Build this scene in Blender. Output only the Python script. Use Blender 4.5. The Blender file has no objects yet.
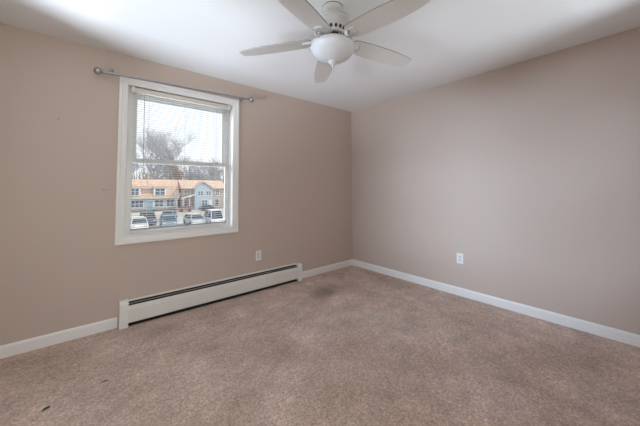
import bpy, bmesh, math, random
from mathutils import Vector, Matrix
C = bpy.context.collection
S = bpy.context.scene
PI = math.pi
R = math.radians

# ------------------------------------------------------------------ camera
# world: corner of the room at the origin, x along the window wall, y out through the window, z up
cam = bpy.data.cameras.new('camera')
co = bpy.data.objects.new('camera', cam); C.objects.link(co)
rt = Vector((0.76390994, -0.64530471, -0.00484139))
up = Vector((-0.02708362, -0.03955538, 0.99885026))
fw = Vector((0.64475428, 0.76290052, 0.04769394))
m = Matrix((rt, up, -fw)).transposed().to_4x4()
m.translation = Vector((-3.20722, -3.04249, 1.20679))
co.matrix_world = m
cam.sensor_width = 36.0; cam.lens = 274.7466 / 640 * 36
cam.shift_x = -1.4665 / 640; cam.shift_y = -37.77 / 640
cam.clip_start = 0.02; cam.clip_end = 1000
S.camera = co

# ------------------------------------------------------------------ sky, sun, daylight, fill lamps, exposure
S.view_settings.view_transform = 'Standard'; S.view_settings.look = 'None'
S.view_settings.gamma = 1.0; S.view_settings.use_curve_mapping = False
S.view_settings.exposure = 0.0
S.cycles.max_bounces = 12; S.cycles.diffuse_bounces = 8; S.cycles.transparent_max_bounces = 24
S.cycles.caustics_reflective = False; S.cycles.caustics_refractive = False
S.cycles.sample_clamp_indirect = 8.0

w = bpy.data.worlds.new('sky'); S.world = w; w.use_nodes = True
bg = w.node_tree.nodes['Background']
bg.inputs[0].default_value = (0.92, 0.95, 1.0, 1); bg.inputs[1].default_value = 1.25

def lamp(name, kind, loc, target, energy, color, size=None):
    l = bpy.data.lights.new(name, kind); l.energy = energy; l.color = color
    if kind == 'AREA':
        l.shape = 'RECTANGLE'; l.size, l.size_y = size
    o = bpy.data.objects.new(name, l); C.objects.link(o); o.location = loc
    o.rotation_euler = (Vector(target) - Vector(loc)).to_track_quat('-Z', 'Y').to_euler()
    return o
sun = lamp('sun', 'SUN', (60, -32, 56), (0, 0, 0), 2.8, (1.0, 0.95, 0.88)); sun.data.angle = R(1)
# window_1: bright sky to the left of the view, and daylight bounced up from the ground in front of the house
lamp('sky_daylight', 'AREA', (-8.0, 3.6, 3.0), (-2.46, 0, 1.45), 750, (0.70, 0.84, 1.0), (3.2, 3.0))
lamp('ground_daylight', 'AREA', (-2.46, 4.0, -1.1), (-2.46, 0, 1.45), 380, (0.75, 0.88, 1.0), (4.5, 1.8))
# fill_window_2, added in the unseen left wall: a high and a low fill lamp
lamp('side_fill_high', 'AREA', (-8.2, -.47, 2.1), (-3.93, -1.15, 1.6), 650, (0.62, 0.78, 1.0), (2.4, 1.6))
lamp('side_fill_low', 'AREA', (-7.6, -1.95, -0.9), (-3.93, -1.15, 1.5), 730, (0.76, 0.86, 1.0), (1.8, 2.2))
# fill_window_3, added in the unseen wall behind the camera: two fill lamps
lamp('rear_fill', 'AREA', (-3.35, -3.85, 1.6), (-2.9, 0, 1.5), 33, (1.0, 0.97, 0.86), (.9, 1.3))
lamp('rear_fill_high', 'AREA', (-3.9, -5.6, 3.2), (-3.35, -3.4, 1.6), 65, (0.55, 0.74, 1.0), (1.6, 1.2))
# fill_window_4, added in the same wall further right: a low fill lamp
lamp('rear_fill_right', 'AREA', (-.9, -6.4, -1.0), (-1.0, -3.4, 1.5), 234, (0.82, 0.90, 1.0), (1.6, 1.8))

# ------------------------------------------------------------------ materials
def mat(name, col, rough=0.6, metal=0.0, spec=0.5, noise=None, bump=None):
    """noise = (scale, amount): lighter and darker mottling; bump = (scale, strength, distance)"""
    M = bpy.data.materials.new(name); M.use_nodes = True
    nt = M.node_tree; b = nt.nodes['Principled BSDF']
    b.inputs['Base Color'].default_value = (*col, 1); b.inputs['Roughness'].default_value = rough
    b.inputs['Metallic'].default_value = metal; b.inputs['Specular IOR Level'].default_value = spec
    tc = nt.nodes.new('ShaderNodeTexCoord')
    if noise:
        n = nt.nodes.new('ShaderNodeTexNoise'); n.inputs['Scale'].default_value = noise[0]; n.inputs['Detail'].default_value = 4
        r = nt.nodes.new('ShaderNodeValToRGB')
        r.color_ramp.elements[0].position = .3; r.color_ramp.elements[1].position = .7
        a = noise[1]
        r.color_ramp.elements[0].color = (*[c * (1 - a) for c in col], 1)
        r.color_ramp.elements[1].color = (*[min(1, c * (1 + a)) for c in col], 1)
        nt.links.new(tc.outputs['Object'], n.inputs['Vector']); nt.links.new(n.outputs['Fac'], r.inputs['Fac'])
        nt.links.new(r.outputs['Color'], b.inputs['Base Color'])
    if bump:
        n = nt.nodes.new('ShaderNodeTexNoise'); n.inputs['Scale'].default_value = bump[0]; n.inputs['Detail'].default_value = 3
        u = nt.nodes.new('ShaderNodeBump'); u.inputs['Strength'].default_value = bump[1]; u.inputs['Distance'].default_value = bump[2]
        nt.links.new(tc.outputs['Object'], n.inputs['Vector']); nt.links.new(n.outputs['Fac'], u.inputs['Height'])
        nt.links.new(u.outputs['Normal'], b.inputs['Normal'])
    return M

def glass_mat(name, tint=(1, 1, 1), gloss=0.05):
    M = bpy.data.materials.new(name); M.use_nodes = True
    nt = M.node_tree; nt.nodes.clear()
    out = nt.nodes.new('ShaderNodeOutputMaterial'); mx = nt.nodes.new('ShaderNodeMixShader')
    t = nt.nodes.new('ShaderNodeBsdfTransparent'); t.inputs[0].default_value = (*tint, 1)
    g = nt.nodes.new('ShaderNodeBsdfGlossy'); g.inputs['Roughness'].default_value = 0.02
    mx.inputs[0].default_value = gloss
    nt.links.new(t.outputs[0], mx.inputs[1]); nt.links.new(g.outputs[0], mx.inputs[2]); nt.links.new(mx.outputs[0], out.inputs[0])
    return M

def slat_mat():
    M = mat('blind_slat_vinyl', (0.52, 0.51, 0.49), 0.45)
    nt = M.node_tree; b = nt.nodes['Principled BSDF']; out = nt.nodes['Material Output']
    t = nt.nodes.new('ShaderNodeBsdfTranslucent'); t.inputs[0].default_value = (0.52, 0.51, 0.49, 1)
    mx = nt.nodes.new('ShaderNodeMixShader'); mx.inputs[0].default_value = 0.12
    nt.links.new(b.outputs[0], mx.inputs[1]); nt.links.new(t.outputs[0], mx.inputs[2]); nt.links.new(mx.outputs[0], out.inputs[0])
    return M

def carpet_mat():
    M = bpy.data.materials.new('carpet_pile'); M.use_nodes = True
    nt = M.node_tree; L = nt.links; b = nt.nodes['Principled BSDF']
    b.inputs['Roughness'].default_value = 0.95; b.inputs['Specular IOR Level'].default_value = 0.1
    if 'Sheen Weight' in b.inputs: b.inputs['Sheen Weight'].default_value = 0.15
    tc = nt.nodes.new('ShaderNodeTexCoord')
    def noise(scale, detail, rough=0.5):
        n = nt.nodes.new('ShaderNodeTexNoise'); n.inputs['Scale'].default_value = scale
        n.inputs['Detail'].default_value = detail; n.inputs['Roughness'].default_value = rough
        L.new(tc.outputs['Object'], n.inputs['Vector']); return n.outputs['Fac']
    def maprange(v, a, bb, c, d):
        r = nt.nodes.new('ShaderNodeMapRange'); L.new(v, r.inputs[0])
        for i, x in enumerate((a, bb, c, d)): r.inputs[i + 1].default_value = x
        return r.outputs[0]
    def mul(a, bb):
        q = nt.nodes.new('ShaderNodeMath'); q.operation = 'MULTIPLY'; L.new(a, q.inputs[0]); L.new(bb, q.inputs[1]); return q.outputs[0]
    f = maprange(noise(85, 2, .6), .3, .7, .70, 1.30)           # tufts
    f = mul(f, maprange(noise(38, 2, .6), .3, .7, .84, 1.16))   # tuft bundles
    f = mul(f, maprange(noise(11, 3, .6), .3, .7, .88, 1.12))   # clumps
    f = mul(f, maprange(noise(2.8, 5, .62), .3, .7, .84, 1.16))  # trodden areas
    # worn and soiled patches: centre, radii, factor
    for cx, cy, rx, ry, k in ((-1.03, -.53, .26, .20, .66), (-1.18, -.62, .20, .13, .76), (-.80, -.60, .30, .16, .84),
                              (-1.12, -1.05, .16, .12, .80), (-1.45, -.95, .22, .15, .87), (-2.75, -.30, .35, .10, .86),
                              (-.95, -1.5, .35, .3, .94), (-2.296, -1.68, .035, .025, 1.3), (-.17, -1.66, .03, .03, .75)):
        s = nt.nodes.new('ShaderNodeVectorMath'); s.operation = 'SUBTRACT'; L.new(tc.outputs['Object'], s.inputs[0]); s.inputs[1].default_value = (cx, cy, 0)
        d = nt.nodes.new('ShaderNodeVectorMath'); d.operation = 'MULTIPLY'; L.new(s.outputs[0], d.inputs[0]); d.inputs[1].default_value = (1 / rx, 1 / ry, 0)
        l = nt.nodes.new('ShaderNodeVectorMath'); l.operation = 'LENGTH'; L.new(d.outputs[0], l.inputs[0])
        r = nt.nodes.new('ShaderNodeMapRange'); r.interpolation_type = 'SMOOTHSTEP'; L.new(l.outputs['Value'], r.inputs[0])
        r.inputs[1].default_value = .15; r.inputs[2].default_value = 1.25; r.inputs[3].default_value = k; r.inputs[4].default_value = 1.0
        f = mul(f, r.outputs[0])
    hue = maprange(noise(2.3, 4), .38, .62, 0, 1)
    mix = nt.nodes.new('ShaderNodeMix'); mix.data_type = 'RGBA'; L.new(hue, mix.inputs[0])
    mix.inputs[6].default_value = (*CARPET_A, 1); mix.inputs[7].default_value = (*CARPET_B, 1)
    v = nt.nodes.new('ShaderNodeVectorMath'); v.operation = 'SCALE'; L.new(mix.outputs[2], v.inputs[0]); L.new(f, v.inputs['Scale'])
    L.new(v.outputs[0], b.inputs['Base Color'])
    u = nt.nodes.new('ShaderNodeBump'); u.inputs['Strength'].default_value = 0.8; u.inputs['Distance'].default_value = 0.016
    L.new(noise(55, 4, .7), u.inputs['Height']); L.new(u.outputs[0], b.inputs['Normal'])
    return M

CARPET_A, CARPET_B = (0.535, 0.398, 0.322), (0.640, 0.490, 0.418)
M_wall = mat('taupe_wall_paint', (0.545, 0.450, 0.390), 0.75, spec=0.25, noise=(1.2, .012), bump=(160, .05, .002))
M_ceil = mat('white_ceiling_paint', (0.80, 0.80, 0.80), 0.9, spec=0.2, noise=(1.0, .01), bump=(140, .04, .002))
M_trim = mat('white_trim_paint', (0.80, 0.79, 0.77), 0.4, spec=0.4, noise=(3, .01))
M_vinyl = mat('white_sash_vinyl', (0.80, 0.80, 0.78), 0.35, noise=(3, .01))
M_glass = glass_mat('window_glass', (0.97, 0.98, 0.98), 0.04)
M_slat = slat_mat()
M_rail = mat('cream_blind_rail', (0.66, 0.60, 0.52), 0.45, noise=(6, .02))
M_cord = mat('blind_cord', (0.62, 0.60, 0.56), 0.8, noise=(20, .05))
M_wand = mat('clear_grey_wand', (0.42, 0.41, 0.40), 0.3, noise=(20, .05))
M_nickel = mat('brushed_nickel', (0.40, 0.39, 0.385), 0.35, metal=0.8, noise=(30, .05))
M_heat = mat('white_heater_enamel', (0.72, 0.70, 0.66), 0.4, spec=0.4, noise=(4, .015))
M_cap = mat('white_end_cap_enamel', (0.76, 0.75, 0.72), 0.4, spec=0.4, noise=(4, .015))
M_dark = mat('heater_gap_shade', (0.02, 0.02, 0.02), 0.7, noise=(12, .2))
M_fin = mat('heater_fins', (0.10, 0.10, 0.10), 0.5, metal=0.6, noise=(12, .1))
M_fan = mat('white_fan_enamel', (0.58, 0.565, 0.555), 0.35, noise=(4, .01))
M_blade = mat('white_fan_blade', (0.70, 0.69, 0.66), 0.5, spec=0.35, noise=(4, .015))
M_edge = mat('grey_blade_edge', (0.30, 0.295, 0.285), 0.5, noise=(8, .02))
M_bowl = mat('frosted_glass_bowl', (0.65, 0.65, 0.66), 0.3, spec=0.4, noise=(8, .01))
M_black = mat('dark_vent_and_gap', (0.02, 0.02, 0.02), 0.8, noise=(10, .2))
M_plate = mat('white_outlet_plastic', (0.78, 0.78, 0.77), 0.35, noise=(10, .01))
M_recep = mat('outlet_receptacle_plastic', (0.66, 0.67, 0.69), 0.35, noise=(10, .01))
M_carpet = carpet_mat()

# ------------------------------------------------------------------ mesh helpers
def obj(name, bm, material, parent=None, smooth=False, bevel=0, loc=None):
    if bevel:
        bmesh.ops.bevel(bm, geom=[e for e in bm.edges if len(e.link_faces) == 2 and e.calc_face_angle(0) > .6], offset=bevel, segments=2, affect='EDGES', clamp_overlap=True)
    bmesh.ops.recalc_face_normals(bm, faces=bm.faces[:])
    me = bpy.data.meshes.new(name); bm.to_mesh(me); bm.free()
    me.materials.append(material)
    if smooth:
        for p in me.polygons: p.use_smooth = True
        me.set_sharp_from_angle(angle=R(40))
    o = bpy.data.objects.new(name, me); C.objects.link(o)
    if parent: o.parent = parent
    if loc: o.location = loc
    return o
def BM(): return bmesh.new()
def box(bm, lo, hi):
    vs = [bm.verts.new((x, y, z)) for x in (lo[0], hi[0]) for y in (lo[1], hi[1]) for z in (lo[2], hi[2])]
    for f in ((0,1,3,2),(4,6,7,5),(0,4,5,1),(2,3,7,6),(0,2,6,4),(1,5,7,3)): bm.faces.new([vs[i] for i in f])
    return bm
def prism(bm, pts, place, depth):
    """pts: 2D outline; place(u, v, t) -> xyz; t runs over depth=(t0, t1)"""
    a = [bm.verts.new(place(u, v, depth[0])) for u, v in pts]; b = [bm.verts.new(place(u, v, depth[1])) for u, v in pts]
    bm.faces.new(a); bm.faces.new(b[::-1])
    n = len(pts)
    for i in range(n): bm.faces.new((a[i], b[i], b[(i+1) % n], a[(i+1) % n]))
    return bm
def lathe(bm, prof, c=(0,0,0), seg=48, axis='z'):
    rings = []
    for r, h in prof:
        ring = []
        for k in range(seg):
            a = 2*PI*k/seg; p = (r*math.cos(a), r*math.sin(a), h)
            if axis == 'x': p = (h, p[0], p[1])
            if axis == 'y': p = (p[0], h, p[1])
            ring.append(bm.verts.new((c[0]+p[0], c[1]+p[1], c[2]+p[2])))
        rings.append(ring)
    for a, b in zip(rings, rings[1:]):
        for k in range(seg): bm.faces.new((a[k], a[(k+1) % seg], b[(k+1) % seg], b[k]))
    bm.faces.new(rings[0]); bm.faces.new(rings[-1])
    return bm
def tube(bm, pts, rad, seg=10, caps=True):
    pts = [Vector(p) for p in pts]; rads = rad if isinstance(rad, (list, tuple)) else [rad]*len(pts)
    rings = []; prev = None
    for i, p in enumerate(pts):
        d = (pts[min(i+1, len(pts)-1)] - pts[max(i-1, 0)]).normalized()
        if prev is None:
            u = d.orthogonal().normalized()
        else:
            u = (prev - d*prev.dot(d)).normalized()
        prev = u; v = d.cross(u)
        rings.append([bm.verts.new(p + (u*math.cos(2*PI*k/seg) + v*math.sin(2*PI*k/seg))*rads[i]) for k in range(seg)])
    for a, b in zip(rings, rings[1:]):
        for k in range(seg): bm.faces.new((a[k], a[(k+1) % seg], b[(k+1) % seg], b[k]))
    if caps: bm.faces.new(rings[0][::-1]); bm.faces.new(rings[-1])
    return bm
def mitred(bm, x0, x1, z0, z1, prof):
    """picture frame in the xz plane; prof: closed outline of (inset, y)"""
    rings = []
    for sx, sz in ((0,0),(1,0),(1,1),(0,1)):
        rings.append([bm.verts.new(((x0+t) if not sx else (x1-t), y, (z0+t) if not sz else (z1-t))) for t, y in prof])
    n = len(prof)
    for i in range(4):
        a, b = rings[i], rings[(i+1) % 4]
        for k in range(n): bm.faces.new((a[k], a[(k+1) % n], b[(k+1) % n], b[k]))
    return bm
def thing(name, label, cat, loc=(0,0,0), rz=0, group=None, kind=None):
    o = bpy.data.objects.new(name, None); C.objects.link(o); o.location = loc; o.rotation_euler = (0,0,rz); o.empty_display_size = .1
    return tag(o, label, cat, group, kind)
def tag(o, label=None, cat=None, group=None, kind=None):
    if label: o['label'] = label
    if cat: o['category'] = cat
    if group: o['group'] = group
    if kind: o['kind'] = kind
    return o
def struct(name, bm, material, label, cat, **k):
    return tag(obj(name, bm, material, **k), label, cat, kind='structure')
def copy_tree(o, parent=None):
    c = o.copy(); C.objects.link(c)
    if parent: c.parent = parent
    for ch in list(o.children): copy_tree(ch, c)
    return c

# ------------------------------------------------------------------ room shell
W, D, H = 3.93, 3.40, 2.44
WX0, WX1, WZ0, WZ1 = -2.957, -1.963, 0.780, 2.168      # window opening
def carpet():
    bm = BM(); nx, ny = 260, 226; rng = random.Random(3)
    top = [[bm.verts.new((-W + W*i/nx, -D + D*j/ny, rng.uniform(-.004, .002))) for j in range(ny+1)] for i in range(nx+1)]
    for i in range(nx):
        for j in range(ny): bm.faces.new((top[i][j], top[i+1][j], top[i+1][j+1], top[i][j+1]))
    box(bm, (-W-.1, -D-.1, -.12), (.1, .16, -.012))
    return bm
o = struct('floor', carpet(), M_carpet, 'worn beige-pink carpet covering the whole floor', 'floor', smooth=True)
struct('ceiling', box(BM(), (-W-.1, -D-.1, H), (.1, .16, H+.12)), M_ceil, 'flat white painted ceiling above the fan', 'ceiling')
bm = BM(); g = .022
box(bm, (-W-.1, 0, 0), (WX0-g, .16, H)); box(bm, (WX1+g, 0, 0), (.1, .16, H))
box(bm, (WX0-g, 0, 0), (WX1+g, .16, WZ0-g)); box(bm, (WX0-g, 0, WZ1+g), (WX1+g, .16, H))
struct('wall_back', bm, M_wall, 'taupe painted wall holding the window', 'wall')
struct('wall_right', box(BM(), (0, -D-.1, 0), (.1, 0, H)), M_wall, 'plain taupe painted wall on the right', 'wall')
bm = BM()                                                # the unseen walls, each with holes for added windows .85 to 2.15 high
for a, b, c, d in ((-W-.1, -3.8, 0, H), (-2.9, -1.5, 0, H), (-.5, 0, 0, H), (-3.8, -2.9, 0, .85), (-3.8, -2.9, 2.15, H), (-1.5, -.5, 0, .85), (-1.5, -.5, 2.15, H)):
    box(bm, (a, -D-.1, c), (b, -D, d))
struct('wall_front', bm, M_wall, 'taupe wall with two added windows, behind the camera', 'wall')
bm = BM()
for a, b, c, d in ((-D, -1.7, 0, H), (-.6, 0, 0, H), (-1.7, -.6, 0, .85), (-1.7, -.6, 2.15, H)):
    box(bm, (-W-.1, a, c), (-W, b, d))
struct('wall_left', bm, M_wall, 'taupe wall with an added window, left of the photo', 'wall')
def fill_window(name, label, loc, rz, hw):  # unseen windows, added to let the fill lamps into the room
    t = thing(name, label, 'window', loc, rz, kind='structure')
    obj('window_casing', mitred(BM(), -hw-.06, hw+.06, -.06, 1.36, [(0,0),(0,-.018),(.065,-.012),(.065,0)]), M_trim, t)
    bm = mitred(BM(), -hw, hw, 0, 1.30, [(0,.03),(0,.07),(.045,.07),(.045,.03)]); box(bm, (-hw+.04,.035,.63), (hw-.04,.065,.67))
    obj('sash', bm, M_vinyl, t)
    obj('glass_pane', box(BM(), (-hw+.04,.048,.04), (hw-.04,.052,1.26)), M_glass, t)
fill_window('fill_window_2', 'white framed window added in the unseen left wall for fill light', (-W, -1.15, .85), PI/2, .55)
fill_window('fill_window_3', 'white framed window added for fill light at the left end of the wall behind the camera', (-3.35, -D, .85), PI, .45)
fill_window('fill_window_4', 'white framed window added for fill light at the right end of the wall behind the camera', (-1.0, -D, .85), PI, .50)

# baseboards: 89 mm with an eased top edge
bb = [(0,0),(.013,0),(.013,.072),(.010,.082),(.006,.089),(0,.089)]
def baseboard(name, bm, label): struct(name, bm, M_trim, label, 'baseboard')
bm = BM()
prism(bm, bb, lambda u, v, t: (t, -u, v), (-W, -2.988))
prism(bm, bb, lambda u, v, t: (t, -u, v), (-1.029, 0))
baseboard('baseboard_back', bm, 'white baseboard along the window wall, broken by the heater')
baseboard('baseboard_right', prism(BM(), bb, lambda u, v, t: (-u, t, v), (-D, -.013)), 'white baseboard along the foot of the right wall')
baseboard('baseboard_left', prism(BM(), bb, lambda u, v, t: (-W+u, t, v), (-D, -.013)), 'white baseboard on the wall outside the photo')
baseboard('baseboard_front', prism(BM(), bb, lambda u, v, t: (t, -D+u, v), (-W+.013, -.013)), 'white baseboard behind the camera')

# ------------------------------------------------------------------ the window
win = thing('window_1', 'white double-hung window in the taupe wall, looking out on a car park', 'window', ((WX0+WX1)/2, 0, WZ0), kind='structure')
cx = (WX0+WX1)/2
def wobj(name, bm, material, parent=None, **k):
    bmesh.ops.translate(bm, verts=bm.verts, vec=(-cx, 0, -WZ0))
    return obj(name, bm, material, parent or win, **k)
cs = .066
wobj('window_casing', mitred(BM(), WX0-cs, WX1+cs, WZ0-cs, WZ1+cs,
     [(0,0),(0,-.019),(.010,-.021),(.022,-.020),(.026,-.015),(.050,-.013),(.054,-.010),(.062,-.010),(.066,-.006),(.066,0)]), M_trim)
wobj('jamb', mitred(BM(), WX0-.02, WX1+.02, WZ0-.02, WZ1+.02, [(0,.001),(0,.158),(.02,.158),(.02,.001)]), M_trim)
wobj('stop_bead', mitred(BM(), WX0, WX1, WZ0, WZ1, [(0,.055),(0,.070),(.010,.070),(.010,.055)]), M_trim)
zm = 1.478
def sash(name, z0, z1, y0, rail_b, rail_t, st):
    bm = BM(); y1 = y0+.034
    box(bm, (WX0+.002, y0, z0), (WX0+st, y1, z1)); box(bm, (WX1-st, y0, z0), (WX1-.002, y1, z1))
    box(bm, (WX0+st, y0, z0), (WX1-st, y1, z0+rail_b)); box(bm, (WX0+st, y0, z1-rail_t), (WX1-st, y1, z1))
    s = wobj(name, bm, M_vinyl, bevel=.003)
    wobj('glass_pane', box(BM(), (WX0+st-.004, y0+.015, z0+rail_b-.004), (WX1-st+.004, y0+.019, z1-rail_t+.004)), M_glass, s)
    return s
sash('upper_sash', zm-.02, WZ1-.001, .111, .038, .095, .086)
lo = sash('lower_sash', WZ0+.001, zm+.02, .074, .05, .038, .056)
bm = BM(); lathe(bm, [(.014,0),(.014,.008),(.009,.012),(.002,.012)], (cx, .09, zm+.02), 16); box(bm, (cx-.03,.08,zm+.02), (cx+.03,.10,zm+.026))
wobj('sash_lock', bm, M_vinyl, lo)

# ------------------------------------------------------------------ mini blind
BX0, BX1 = -2.915, -2.010
BY = .030
bl = thing('window_blind', 'open white horizontal mini blind hanging inside the window frame', 'blind', (cx, BY, WZ1))
def bobj(name, bm, material, parent=None, **k):
    bmesh.ops.translate(bm, verts=bm.verts, vec=(-cx, -BY, -WZ1))
    return obj(name, bm, material, parent or bl, **k)
bobj('headrail', prism(BM(), [(-.022,2.118),(-.022,2.157),(-.019,2.157),(-.019,2.121),(.019,2.121),(.019,2.157),(.022,2.157),(.022,2.118)],
     lambda u, v, t: (t, BY+u, v), (BX0, BX1)), M_rail)
for x0, x1 in ((BX0-.012, BX0+.006), (BX1-.006, BX1+.012)):
    bobj('mounting_bracket', box(BM(), (x0, BY-.026, 2.112), (x1, BY+.026, 2.166)), M_trim, bevel=.003)
prof = [( -.0125 + .025*k/6, .0022*(1-((k-3)/3)**2)) for k in range(7)]
tilt = R(6)
prof = [(u*math.cos(tilt)-v*math.sin(tilt), u*math.sin(tilt)+v*math.cos(tilt)) for u, v in prof]
outl = prof + [(u, v-.0004) for u, v in prof[::-1]]
s0 = obj('slat', prism(BM(), outl, lambda u, v, t: (t, u, v), (BX0+.004-cx, BX1-.004-cx)), M_slat, bl)
zs = []; z = 2.098
while z > .852: zs.append(z); z -= .0222
zs += [.840, .834]
for i, z in enumerate(zs):
    s = s0
    if i: s = s0.copy(); C.objects.link(s); s.parent = bl
    s.location = (0, 0, z-WZ1)
bobj('bottom_rail', box(BM(), (BX0+.004, BY-.013, .804), (BX1-.004, BY+.013, .822)), M_trim, bevel=.004)
for x in (BX0+.13, (BX0+BX1)/2, BX1-.13):
    for y in (BY-.0135, BY+.0135):
        bobj('ladder_cord', tube(BM(), [(x, y, 2.12), (x, y, .822)], .0009, 5), M_cord)
bm = tube(BM(), [(-2.828, BY-.028, 2.115), (-2.828, BY-.030, 2.08)], .002, 8)
tube(bm, [(-2.828, BY-.030, 2.085), (-2.826, BY-.032, 1.38)], [.0030, .0030], 8)
bobj('tilt_wand', bm, M_wand)

# ------------------------------------------------------------------ curtain rod
RY = -.075
rod = thing('curtain_rod', 'bare brushed nickel curtain rod with ball ends above the window', 'curtain rod', (-2.47, 0, 2.25))
def robj(name, bm, material=M_nickel, parent=None, **k):
    bmesh.ops.translate(bm, verts=bm.verts, vec=(2.47, 0, -2.25))
    return obj(name, bm, material, parent or rod, smooth=True, **k)
ra, rb = Vector((-3.150, RY, 2.213)), Vector((-1.800, RY, 2.254))
robj('rod_tube', tube(BM(), [ra, ra.lerp(rb, .5)], .0105, 14)); robj('rod_tube', tube(BM(), [ra.lerp(rb, .48), rb], .0088, 14))
for p, s in ((ra, -1), (rb, 1)):
    q = [(.009,.012),(.015,.009),(.015,.002),(.012,-.002)] + [(.029*math.cos(a), -.027-.029*math.sin(a)) for a in [R(x) for x in range(-60, 91, 15)]]
    q = [(max(r, .0005), -h*s) for r, h in q]
    robj('finial', lathe(BM(), q, p, 20, 'x'))
for x, dz in ((-3.075, .045), (-1.885, -.004)):
    zc = ra.lerp(rb, (x-ra.x)/(rb.x-ra.x)).z; zp = zc+dz
    bm = lathe(BM(), [(.004,0),(.020,0),(.020,-.004),(.016,-.007),(.006,-.008)], (x, 0, zp), 20, 'y')
    tube(bm, [(x, -.005, zp), (x, -.035, zp), (x, -.058, (zp+zc)/2), (x, RY, zc+.009 if dz > 0 else zc-.011)], .0055, 10)
    lathe(bm, [(.0095,-.007),(.0145,-.006),(.0145,.006),(.0095,.007)], (x, RY, zc), 18, 'x')
    robj('wall_bracket', bm)

# ------------------------------------------------------------------ baseboard heater
hx0, hx1 = -2.978, -1.032
ht = thing('baseboard_heater', 'long white hydronic baseboard heater under the window', 'heater', ((hx0+hx1)/2, 0, 0))
hc = (hx0+hx1)/2
def hobj(name, bm, material, parent=None, **k):
    bmesh.ops.translate(bm, verts=bm.verts, vec=(-hc, 0, 0))
    return obj(name, bm, material, parent or ht, **k)
i0, i1 = hx0+.062, hx1-.062
P = lambda u, v, t: (t, -u, v)
hobj('back_panel', prism(BM(), [(.0005,.012),(.006,.012),(.006,.213),(.018,.211),(.022,.208),(.0245,.2095),(.021,.216),(.004,.220),(.0005,.220)], P, (i0, i1)), M_heat)
hobj('front_cover', prism(BM(), [(.060,.033),(.050,.031),(.050,.034),(.058,.037),(.060,.140),(.054,.176),(.050,.178),(.051,.181),(.057,.179),(.064,.143),(.064,.039)], P, (i0, i1)), M_heat)
hobj('damper', prism(BM(), [(.026,.187),(.041,.1955),(.0415,.198),(.026,.190)], P, (i0, i1)), M_heat)
bm = tube(BM(), [(i0, -.029, .095), (i1, -.029, .095)], .011, 10)
n = 96
for k in range(n):
    x = i0 + .06 + (i1-i0-.12)*k/(n-1); box(bm, (x-.0005, -.047, .06), (x+.0005, -.010, .13))
hobj('heating_element', bm, M_fin)
hobj('gap_shade', prism(BM(), [(.0062,.206),(.0085,.206),(.0085,.013),(.046,.009),(.046,.003),(.0062,.003)], P, (i0, i1)), M_dark)  # dark strip that paints the shade inside the slot and bottom gap
def cap(x0, x1, h):
    c = [(.0005,0),(.068,0),(.068,.033),(.070,.036),(.070,.140),(.071,.144),(.068,h-.030),(.060,h-.010),(.045,h),(.0005,h)]
    return prism(BM(), c, P, (x0, x1))
hobj('end_cap', cap(hx0, i0+.002, .229), M_cap, bevel=.002)
hobj('end_cap', cap(i1-.002, hx1, .214), M_cap, bevel=.002)

# ------------------------------------------------------------------ wall outlets
def outlet(label, loc, rz):
    t = thing('wall_outlet', label, 'outlet', loc, rz, 'duplex wall outlets')
    obj('cover_plate', box(BM(), (-.035, -.0055, -.057), (.035, -.0003, .057)), M_plate, t, bevel=.002)
    for z in (.0195, -.0195):
        out = [(.017*math.cos(a), max(-.0135, min(.0135, .0172*math.sin(a)))) for a in [2*PI*k/28 for k in range(28)]]
        r = obj('receptacle', prism(BM(), out, lambda u, v, t: (u, t, v+z), (-.0075, -.005)), M_recep, t)
        bm = BM(); box(bm, (-.0072,-.0078,z-.001), (-.0052,-.0074,z+.008)); box(bm, (.0052,-.0078,z-.001), (.0072,-.0074,z+.007))
        lathe(bm, [(.0022,-.0078),(.0022,-.0074)], (0, 0, z-.0075), 10, 'y')
        obj('slot', bm, M_black, r)
    obj('screw', lathe(BM(), [(.003,-.0065),(.0035,-.0058),(.0035,-.005)], (0,0,0), 12, 'y'), M_nickel, t)
outlet('white duplex outlet on the window wall above the heater', (-1.634, 0, .406), 0)
outlet('white duplex outlet low on the right wall', (0, -1.655, .413), -PI/2)

# ------------------------------------------------------------------ nails and lint
for x, z, lab in ((-3.411, 1.776, 'tiny nail high on the taupe wall, left of the window'), (-3.112, 1.203, 'tiny dark nail in the taupe wall, the one further from the window'), (-3.094, 1.202, 'tiny dark nail in the taupe wall, the one nearer the window')):
    bm = lathe(BM(), [(.0015,0),(.0015,-.004),(.0045,-.005),(.0040,-.007)], (0,0,0), 10, 'y')
    tag(obj('nail', bm, mat('nail_steel', (.12,.10,.09), .5, noise=(30,.1)), loc=(x, 0, z)), lab, 'nail', 'nails left of the window')
M_lint = mat('dark_lint', (.05,.04,.035), .9, noise=(40,.2))
tag(obj('lint_scrap', tube(BM(), [(-.016,-.010,.004),(-.006,-.003,.008),(.006,.004,.006),(.016,.012,.004)], [.002,.005,.005,.002], 6), M_lint, loc=(-3.355, -.863, 0)),
    'dark scrap of lint on the carpet near the left edge', 'lint')
tag(obj('lint_scrap', tube(BM(), [(-.020,-.004,.003),(0,0,.006),(.020,.006,.003)], [.0015,.003,.0015], 6), M_lint, loc=(-3.10, -.80, 0)),
    'thin dark thread on the carpet below the left end of the heater', 'lint')

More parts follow.
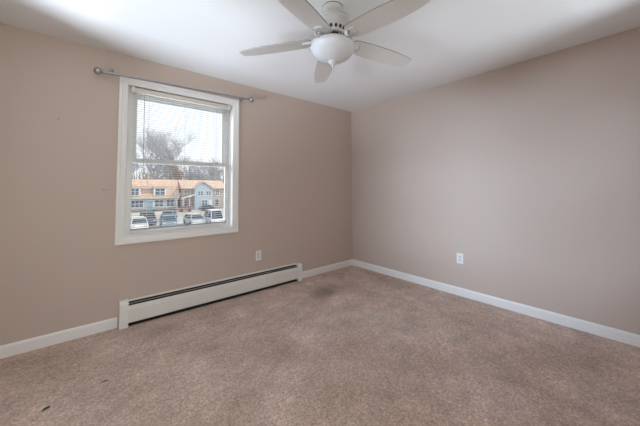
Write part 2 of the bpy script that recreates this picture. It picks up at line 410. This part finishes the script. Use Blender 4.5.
# ------------------------------------------------------------------ ceiling fan
FX, FY = -1.966, -1.700
fan = thing('ceiling_fan', 'white five-blade ceiling fan with a frosted bowl light', 'ceiling fan', (FX, FY, H))
Z = lambda prof: [(r, z-H) for r, z in prof]
obj('ceiling_gap_shadow', lathe(BM(), Z([(.070,2.4395),(.073,2.4395),(.073,2.4345),(.070,2.4345)]), seg=48), M_black, fan, smooth=True)  # black ring painting the shadow gap between fan and ceiling
mh = obj('motor_housing', lathe(BM(), Z([(.070,2.4345),(.074,2.434),(.075,2.425),(.073,2.412),(.075,2.400),(.087,2.384),(.105,2.367),(.1185,2.350),(.1245,2.336),(.1255,2.324),
     (.1225,2.3215),(.1225,2.3185),(.1245,2.317),(.121,2.305),(.113,2.291),(.104,2.278),(.096,2.262),(.090,2.250),(.087,2.240),(.080,2.236)]), seg=64), M_fan, fan, smooth=True)
for k in range(20):
    a = 2*PI*k/20 + .1; q = Vector((math.cos(a), math.sin(a), 0)); s = Vector((-math.sin(a), math.cos(a), 0)); dn = Vector((-q.x*.45, -q.y*.45, -.89))
    c = q*.0975 + Vector((0,0,2.264-H)); n = q*.89 + Vector((0,0,-.45)); bm = BM()
    pts = [(.0085*math.cos(x), .0115*math.sin(x)) for x in [2*PI*j/12 for j in range(12)]]
    prism(bm, pts, lambda u, v, t: c + s*u + dn*v + n*t, (-.004, .0035)); obj('vent', bm, M_black, mh)
obj('flywheel', lathe(BM(), Z([(.055,2.236),(.074,2.235),(.074,2.217),(.055,2.216)]), seg=40), M_black, fan, smooth=True)
obj('light_fitter', lathe(BM(), Z([(.060,2.2165),(.084,2.216),(.088,2.211),(.088,2.198),(.094,2.190),(.125,2.182),(.145,2.178),(.149,2.175),(.149,2.169),(.144,2.168)]), seg=64), M_fan, fan, smooth=True)
obj('lamp_shade', lathe(BM(), Z([(.140,2.170),(.1465,2.168),(.1485,2.160),(.1465,2.146),(.139,2.129),(.126,2.112),(.108,2.096),(.087,2.083),(.065,2.073),(.045,2.067),(.030,2.063),(.020,2.059)]), seg=72), M_bowl, fan, smooth=True)
obj('finial', lathe(BM(), Z([(.034,2.0655),(.032,2.060),(.023,2.050),(.012,2.042),(.0055,2.037),(.0045,2.031),(.0065,2.027),(.0068,2.022),(.005,2.018),(.001,2.016)]), seg=24), M_fan, fan, smooth=True)

def blade_mesh():
    half = [(.145,.048),(.153,.059),(.170,.065),(.23,.070),(.30,.0735),(.38,.075),(.46,.074),(.53,.069),(.59,.0615),(.64,.052),(.656,.047),(.663,.042),(.666,.034)]
    out = half + [(u, -v) for u, v in half[::-1]]
    return prism(BM(), out, lambda u, v, t: (u, v, t), (0, .008))
def iron_mesh():
    bm = BM()
    out = [(.105,.020),(.115,.031),(.135,.036),(.195,.036),(.207,.030),(.212,.018)]
    prism(bm, out + [(u, -v) for u, v in out[::-1]], lambda u, v, t: (u, v, t), (-.011, -.0005))
    lobe = [(-.046,-.006),(-.010,-.006),(-.008,-.020),(-.014,-.034),(-.026,-.041),(-.038,-.036),(-.046,-.022)]
    prism(bm, lobe, lambda u, v, t: (t, u, v), (.148, .170))     # the scrolled ear under the plate
    for s in (1, -1):                                             # two curved arms and their scrolls
        tube(bm, [(.070,s*.012,.014),(.084,s*.022,.018),(.098,s*.036,.016),(.114,s*.044,.008),(.130,s*.042,-.002),(.146,s*.030,-.006),(.158,s*.018,-.005)], [.0065,.007,.007,.007,.007,.0065,.005], 10)
        tube(bm, [(.140,s*.004,-.005),(.128,s*.008,-.002),(.117,s*.018,.002),(.119,s*.029,.002),(.128,s*.029,-.001),(.130,s*.020,-.001)], [.0045,.0045,.0045,.004,.0035,.003], 8)
    tube(bm, [(.070,0,.014),(.092,0,.012),(.112,0,.003),(.130,0,-.004),(.146,0,-.005)], [.008,.008,.006,.006,.005], 10)
    for u, v in ((.172,.014),(.172,-.014),(.198,0)): lathe(bm, [(.004,-.006),(.0045,-.007),(.0035,-.0085),(.001,-.009)], (u, v, -.005), 12)
    return bm
def slot_mesh(k):
    z = -.014 - .0085*k
    return prism(BM(), [(-.040+.003*k,z),(-.016,z+.003),(-.016,z-.001),(-.040+.003*k,z-.0045)], lambda u, v, t: (t, u, v), (.168, .1708))
pitch = R(9)
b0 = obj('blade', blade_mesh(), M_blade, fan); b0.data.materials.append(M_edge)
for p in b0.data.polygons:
    if abs(p.normal.z) < .5: p.material_index = 1               # side faces in a darker grey
i0 = obj('blade_iron', iron_mesh(), M_fan, fan, smooth=True)
for k in range(3): obj('slot', slot_mesh(k), M_black, i0)
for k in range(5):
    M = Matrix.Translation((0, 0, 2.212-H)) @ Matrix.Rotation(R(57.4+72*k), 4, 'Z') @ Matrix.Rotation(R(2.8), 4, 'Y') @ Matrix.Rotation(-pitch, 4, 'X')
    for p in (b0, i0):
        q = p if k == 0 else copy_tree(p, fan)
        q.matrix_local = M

# ================================================================== outside
GZ = -3.8
M_asphalt = mat('pale_asphalt', (.55,.55,.56), .9, noise=(.5,.08))
M_lawn = mat('winter_lawn', (.46,.46,.32), .95, noise=(.6,.2))
M_dirt = mat('far_ground', (.30,.26,.22), .95, noise=(.1,.15))
M_bark = mat('grey_bark', (.50,.51,.54), .9, noise=(3,.2))
M_bark2 = mat('brown_bark', (.43,.38,.35), .9, noise=(3,.2))
M_salmon = mat('tan_orange_shingles', (.64,.46,.36), .85, noise=(1.5,.12))
M_siding = mat('pale_blue_siding', (.50,.56,.63), .8, noise=(1.0,.06))
M_siding2 = mat('blue_grey_siding', (.44,.53,.64), .8, noise=(1.0,.06))
M_hwhite = mat('white_house_trim', (.80,.80,.80), .7, noise=(2,.02))
M_hglass = mat('dark_house_glass', (.10,.13,.18), .15, noise=(2,.2))
M_hdoor = mat('blue_door', (.30,.46,.58), .6, noise=(2,.05))
M_brown = mat('brown_siding', (.46,.35,.31), .85, noise=(1.5,.1))
struct('ground', box(BM(), (-120, 3.5, GZ-.3), (220, 420, GZ)), M_dirt, 'far brown ground beyond the houses', 'ground')
struct('car_park', box(BM(), (-30, 6, GZ), (60, 49.5, GZ+.02)), M_asphalt, 'pale asphalt car park below the window', 'pavement')
struct('street', box(BM(), (-30, 60.5, GZ), (60, 66.2, GZ+.02)), M_asphalt, 'pale road in front of the houses', 'pavement')
tag(obj('lawn', box(BM(), (-30, 49.5, GZ), (60, 60.5, GZ+.05)), M_lawn), 'dull green lawn between the car park and the road', 'grass', kind='stuff')

def hwindow(parent, x0, x1, z0, z1, y, cols=2):
    """a white frame with its bars, the dark panes its child"""
    bm = mitred(BM(), x0-.12, x1+.12, z0-.12, z1+.12, [(0,y),(0,y-.10),(.12,y-.10),(.12,y)])
    for k in range(1, cols): x = x0+(x1-x0)*k/cols; box(bm, (x-.05, y-.09, z0), (x+.05, y-.02, z1))
    box(bm, (x0, y-.09, (z0+z1)/2-.04), (x1, y-.02, (z0+z1)/2+.04))
    f = obj('window', bm, M_hwhite, parent); obj('pane', box(BM(), (x0, y-.06, z0), (x1, y-.03, z1)), M_hglass, f)
# left house: mansard roof with dormers over a pale ground floor (local frame: x right, y away, z from its ground)
h1 = thing('house', 'house with a long orange mansard roof and white dormers, seen at left through the blind', 'house', (2.2, 70, GZ))
Lh = 11.0
obj('wall', box(BM(), (0, .5, 0), (Lh, 9, 3.15)), M_siding, h1)
obj('roof', prism(BM(), [(0,3.05),(0,3.3),(.9,5.9),(2.6,7.35),(6.6,7.35),(8.4,5.9),(9.4,3.3),(9.4,3.05)], lambda u, v, t: (t, u, v), (-.3, Lh+.3)), M_salmon, h1)
obj('eaves', box(BM(), (-.35, -.12, 2.85), (Lh+.35, .5, 3.10)), M_hwhite, h1)
for x0, x1 in ((1.6, 3.1), (6.2, 8.2)):
    d = obj('dormer', prism(BM(), [(x0-.3,3.5),(x1+.3,3.5),(x1+.3,5.3),(x0-.3,5.3)], lambda u, v, t: (u, t, v), (-.1, 2.0)), M_hwhite, h1)
    obj('dormer_roof', box(BM(), (x0-.5, -.25, 5.3), (x1+.5, 2.2, 5.5)), M_salmon, d)
    bm = BM()
    for k in range(2):
        q0 = x0+(x1-x0)*k/2+.08; q1 = x0+(x1-x0)*(k+1)/2-.08; box(bm, (q0, -.14, 3.7), (q1, -.09, 4.4)); box(bm, (q0, -.14, 4.5), (q1, -.09, 5.15))
    obj('pane', bm, M_hglass, d)
obj('upper_block', box(BM(), (3.8, .2, 4.1), (5.9, 1.6, 5.25)), M_brown, h1)  # solid brown box between the dormers
for x0, x1, c in ((1.7, 4.0, 3), (6.3, 8.0, 2), (8.7, 10.2, 2)): hwindow(h1, x0, x1, 1.0, 2.4, .5, c)
d = obj('door', box(BM(), (4.8, .38, .1), (5.9, .5, 2.3)), M_hdoor, h1)
obj('door_frame', box(BM(), (4.6, .42, 0), (6.1, .49, 2.5)), M_hwhite, h1)
obj('foundation', box(BM(), (-.05, .42, 0), (Lh+.05, .5, .5)), M_dirt, h1)

# right house: gabled blue block with an orange roof, brown set-back left wing with a white porch roof
h2 = thing('house', 'blue-grey gabled house with an orange roof, seen at right through the blind', 'house', (13.9, 68.5, GZ))
obj('wall', prism(BM(), [(2.7,0),(7.0,0),(7.0,5.0),(4.6,6.6),(2.7,5.2)], lambda u, v, t: (u, t, v), (0, 8)), M_siding2, h2)
obj('wing_wall', box(BM(), (0, 1.2, 0), (2.7, 8, 5.0)), M_brown, h2)
obj('wing_wall', box(BM(), (7.0, 1.0, 0), (10.5, 8, 5.3)), mat('tan_siding', (.52,.40,.34), .85, noise=(1,.06)), h2)
obj('roof', prism(BM(), [(.4,5.0),(.4,5.25),(4.4,7.3),(8.2,5.25),(8.2,5.0)], lambda u, v, t: (t, u, v), (-.2, 10.8)), M_salmon, h2)
obj('gable_roof', prism(BM(), [(2.3,5.05),(2.3,5.25),(4.6,7.0),(7.4,5.05),(7.4,4.85),(4.6,6.72)], lambda u, v, t: (u, t, v), (-.3, 4.4)), M_salmon, h2)
obj('porch_roof', prism(BM(), [(-.2,2.6),(-.2,2.8),(2.7,3.75),(2.7,3.5)], lambda u, v, t: (u, t, v), (-.6, 1.2)), M_hwhite, h2)
for x in (-.05, 1.3): obj('porch_post', box(BM(), (x, -.5, 0), (x+.15, -.35, 2.65 if x < 0 else 3.05)), M_hwhite, h2)
for x0, x1, z0, z1, c, y in ((4.4, 5.7, .9, 2.2, 2, 0), (3.4, 4.7, 3.4, 4.4, 2, 0), (5.4, 6.5, 3.4, 4.4, 2, 0), (.7, 1.9, .9, 2.1, 2, 1.2), (.6, 1.9, 3.9, 4.7, 2, 1.2), (8.0, 8.9, .6, 2.3, 1, 1.0), (8.0, 9.0, 3.4, 4.5, 2, 1.0)):
    hwindow(h2, x0, x1, z0, z1, y, c)
obj('door', box(BM(), (6.1, -.06, .1), (6.8, 0, 2.2)), M_hwhite, h2)

# cars
M_tyre = mat('tyre', (.03,.03,.03), .9, noise=(5,.2))
M_cglass = mat('car_glass', (.05,.07,.10), .08, noise=(3,.2))
M_lens = mat('car_lamp', (.75,.72,.70), .2, noise=(5,.1))
def car(label, loc, heading, col, length=4.5, height=1.5, boxy=False):
    t = thing('car', label, 'car', (loc[0], loc[1], GZ+.02), heading, 'parked cars')
    paint = mat('car_paint', col, .3, noise=(2,.03)); l = length/2; h = height
    low = [(-l,.28),(-l+.08,.62),(-l+.2,.82),(-l+1.0,.92),(l-.6,.92),(l-.05,.80),(l,.50),(l-.05,.28)]
    PX = lambda hw: (lambda u, v, q: (u, q*hw, v))
    obj('body', prism(BM(), low, PX(.88), (-1, 1)), paint, t, bevel=.08)
    a = [(-l+.55,.90),(-l+1.25,h-.06),(l-1.0 if not boxy else l-.5,h-.06),(l-.35 if not boxy else l-.15,.90)]
    bm = BM()
    vs = []
    for hw_lo, s in ((.82, -1), (.82, 1)):
        vs.append([bm.verts.new((u, s*(hw_lo if v < 1 else .66), v)) for u, v in a])
    for q in vs: bm.faces.new(q)
    for i in range(4): bm.faces.new((vs[0][i], vs[1][i], vs[1][(i+1) % 4], vs[0][(i+1) % 4]))
    obj('cabin_glass', bm, M_cglass, t)
    obj('roof', box(BM(), (a[1][0]-.08, -.68, h-.09), (a[2][0]+.08, .68, h)), paint, t, bevel=.03)
    for s in (-1, 1):
        for p, q in ((a[0], a[1]), (a[2], a[3]), ((.1, .9), (.1, h-.06))):
            obj('pillar', tube(BM(), [(p[0], s*(.83 if p[1] < 1 else .67), p[1]), (q[0], s*(.83 if q[1] < 1 else .67), q[1])], .045, 6), paint, t)
    for x in (-l+.85, l-.85):
        for s in (-1, 1): obj('wheel', lathe(BM(), [(.10,-.10),(.30,-.10),(.32,-.06),(.32,.06),(.30,.10),(.10,.10)], (x, s*.80, .32), 18, 'y'), M_tyre, t)
    for s in (-1, 1): obj('headlamp', box(BM(), (-l-.01, s*.62-.16, .60), (-l+.12, s*.62+.16, .74)), M_lens, t)
car('white car parked nearest the left side of the window view', (1.6, 38.2), R(88), (.82,.82,.84), 4.4)
car('dark grey car parked just right of the white car at left', (3.3, 43.2), R(88), (.12,.13,.17), 4.5, 1.7, True)
car('blue-grey car parked furthest back in the middle of the view', (6.7, 46.6), R(68), (.20,.26,.36), 4.4)
car('teal car parked low in the middle of the view, close to the sill', (5.0, 38.4), R(84), (.20,.32,.40), 4.2)
car('silver car with dark glass parked left of the white van', (8.2, 38.4), R(92), (.62,.66,.72), 4.4)
car('tall white van parked at the right side of the window view', (10.6, 37.3), R(86), (.82,.84,.90), 4.8, 2.0, True)
car('small dark car standing before the blue-grey gabled house', (17.8, 63.4), R(-3), (.10,.11,.14), 3.2, 1.3)
car('dark red car standing before the white porch roof', (13.2, 63.4), R(-3), (.38,.18,.18), 3.4, 1.2)

# bare trees
def tree(label, loc, height, width, seed, bark, levels=5, thick=.34, kids=(3, 4), twig=.03):
    """grown at random, then fitted to its height and crown width"""
    rng = random.Random(seed); tr = BM(); br = BM()
    def grow(p, d, length, rad, lev):
        pts = [p]; q = p.copy(); dd = d.copy(); n = 3
        for i in range(n):
            dd = (dd + Vector((rng.uniform(-1,1), rng.uniform(-1,1), rng.uniform(-.4,.8)))*.15).normalized(); q = q + dd*(length/n); pts.append(q.copy())
        tube(tr if lev == 0 else br, pts, [rad, rad*.85, rad*.72, rad*.55], 6 if lev < 2 else 3, caps=False)
        if lev >= levels: return
        for k in range(rng.randint(*kids)+(2 if lev == 0 else 0)):
            f = rng.uniform(.35 if lev else .6, 1.0); i = min(n-1, int(f*n)); base = pts[i].lerp(pts[i+1], f*n-i)
            a = rng.uniform(0, 2*PI); side = Vector((math.cos(a), math.sin(a), 0))
            nd = (dd*.8 + side*rng.uniform(.35,.95) + Vector((0,0,.32))).normalized()
            grow(base, nd, length*rng.uniform(.60,.82), max(rad*.55, twig), lev+1)
    grow(Vector((0,0,0)), Vector((0,0,1)), height*.26, thick, 0)
    top = max(v.co.z for v in br.verts); rr = sorted(math.hypot(v.co.x, v.co.y) for v in br.verts); wid = rr[int(.96*len(rr))]
    for b in (tr, br):
        for v in b.verts: v.co.z *= height/top; v.co.x *= width/wid; v.co.y *= width/wid
    t = obj('tree', tr, bark, loc=(loc[0], loc[1], GZ)); tag(t, label, 'tree', 'bare trees behind the houses')
    obj('branches', br, bark, t)
tree('tallest bare tree, behind the orange-roofed house', (10.6, 88), 23, 8.0, 5, M_bark, 6, .34, (3, 4), .014)
tree('bare tree at the far left behind the orange-roofed house', (3.6, 104), 19, 6, 8, M_bark)
tree('bare tree rising between the two houses', (18.2, 106), 18.0, 6, 11, M_bark)
tree('bare tree behind the roof of the blue-grey house', (23.0, 89), 15.5, 5.5, 14, M_bark)
tree('bare tree at the far right behind the tan wing', (31.0, 104), 17.5, 6, 17, M_bark)
tree('slim brown bare tree in the gap between the houses', (14.9, 81.5), 12.5, 2.2, 21, M_bark2, 5, .16)
tree('small pale ornamental tree at the right end of the orange-roofed house', (12.5, 67.4), 4.8, 1.1, 25, mat('pale_bark', (.70,.68,.66), .9, noise=(3,.1)), 4, .12)
# low woodland line along the horizon
rng = random.Random(2); bm = BM()
for k in range(600):
    x = rng.uniform(-30, 80); y = rng.uniform(112, 124); hgt = rng.uniform(8, 14)
    tube(bm, [(x, y, GZ), (x+rng.uniform(-.6,.6), y, GZ+hgt*.6), (x+rng.uniform(-1.2,1.2), y, GZ+hgt)], [.22,.14,.05], 4, caps=False)
    for j in range(5):
        z = GZ+hgt*rng.uniform(.35,.9); tube(bm, [(x, y, z), (x+rng.uniform(-2,2), y+rng.uniform(-1,1), z+rng.uniform(.6,2))], [.09,.03], 3, caps=False)
tag(obj('woodland', bm, M_bark2), 'brown strip of bare woodland along the horizon', 'woodland', kind='stuff')
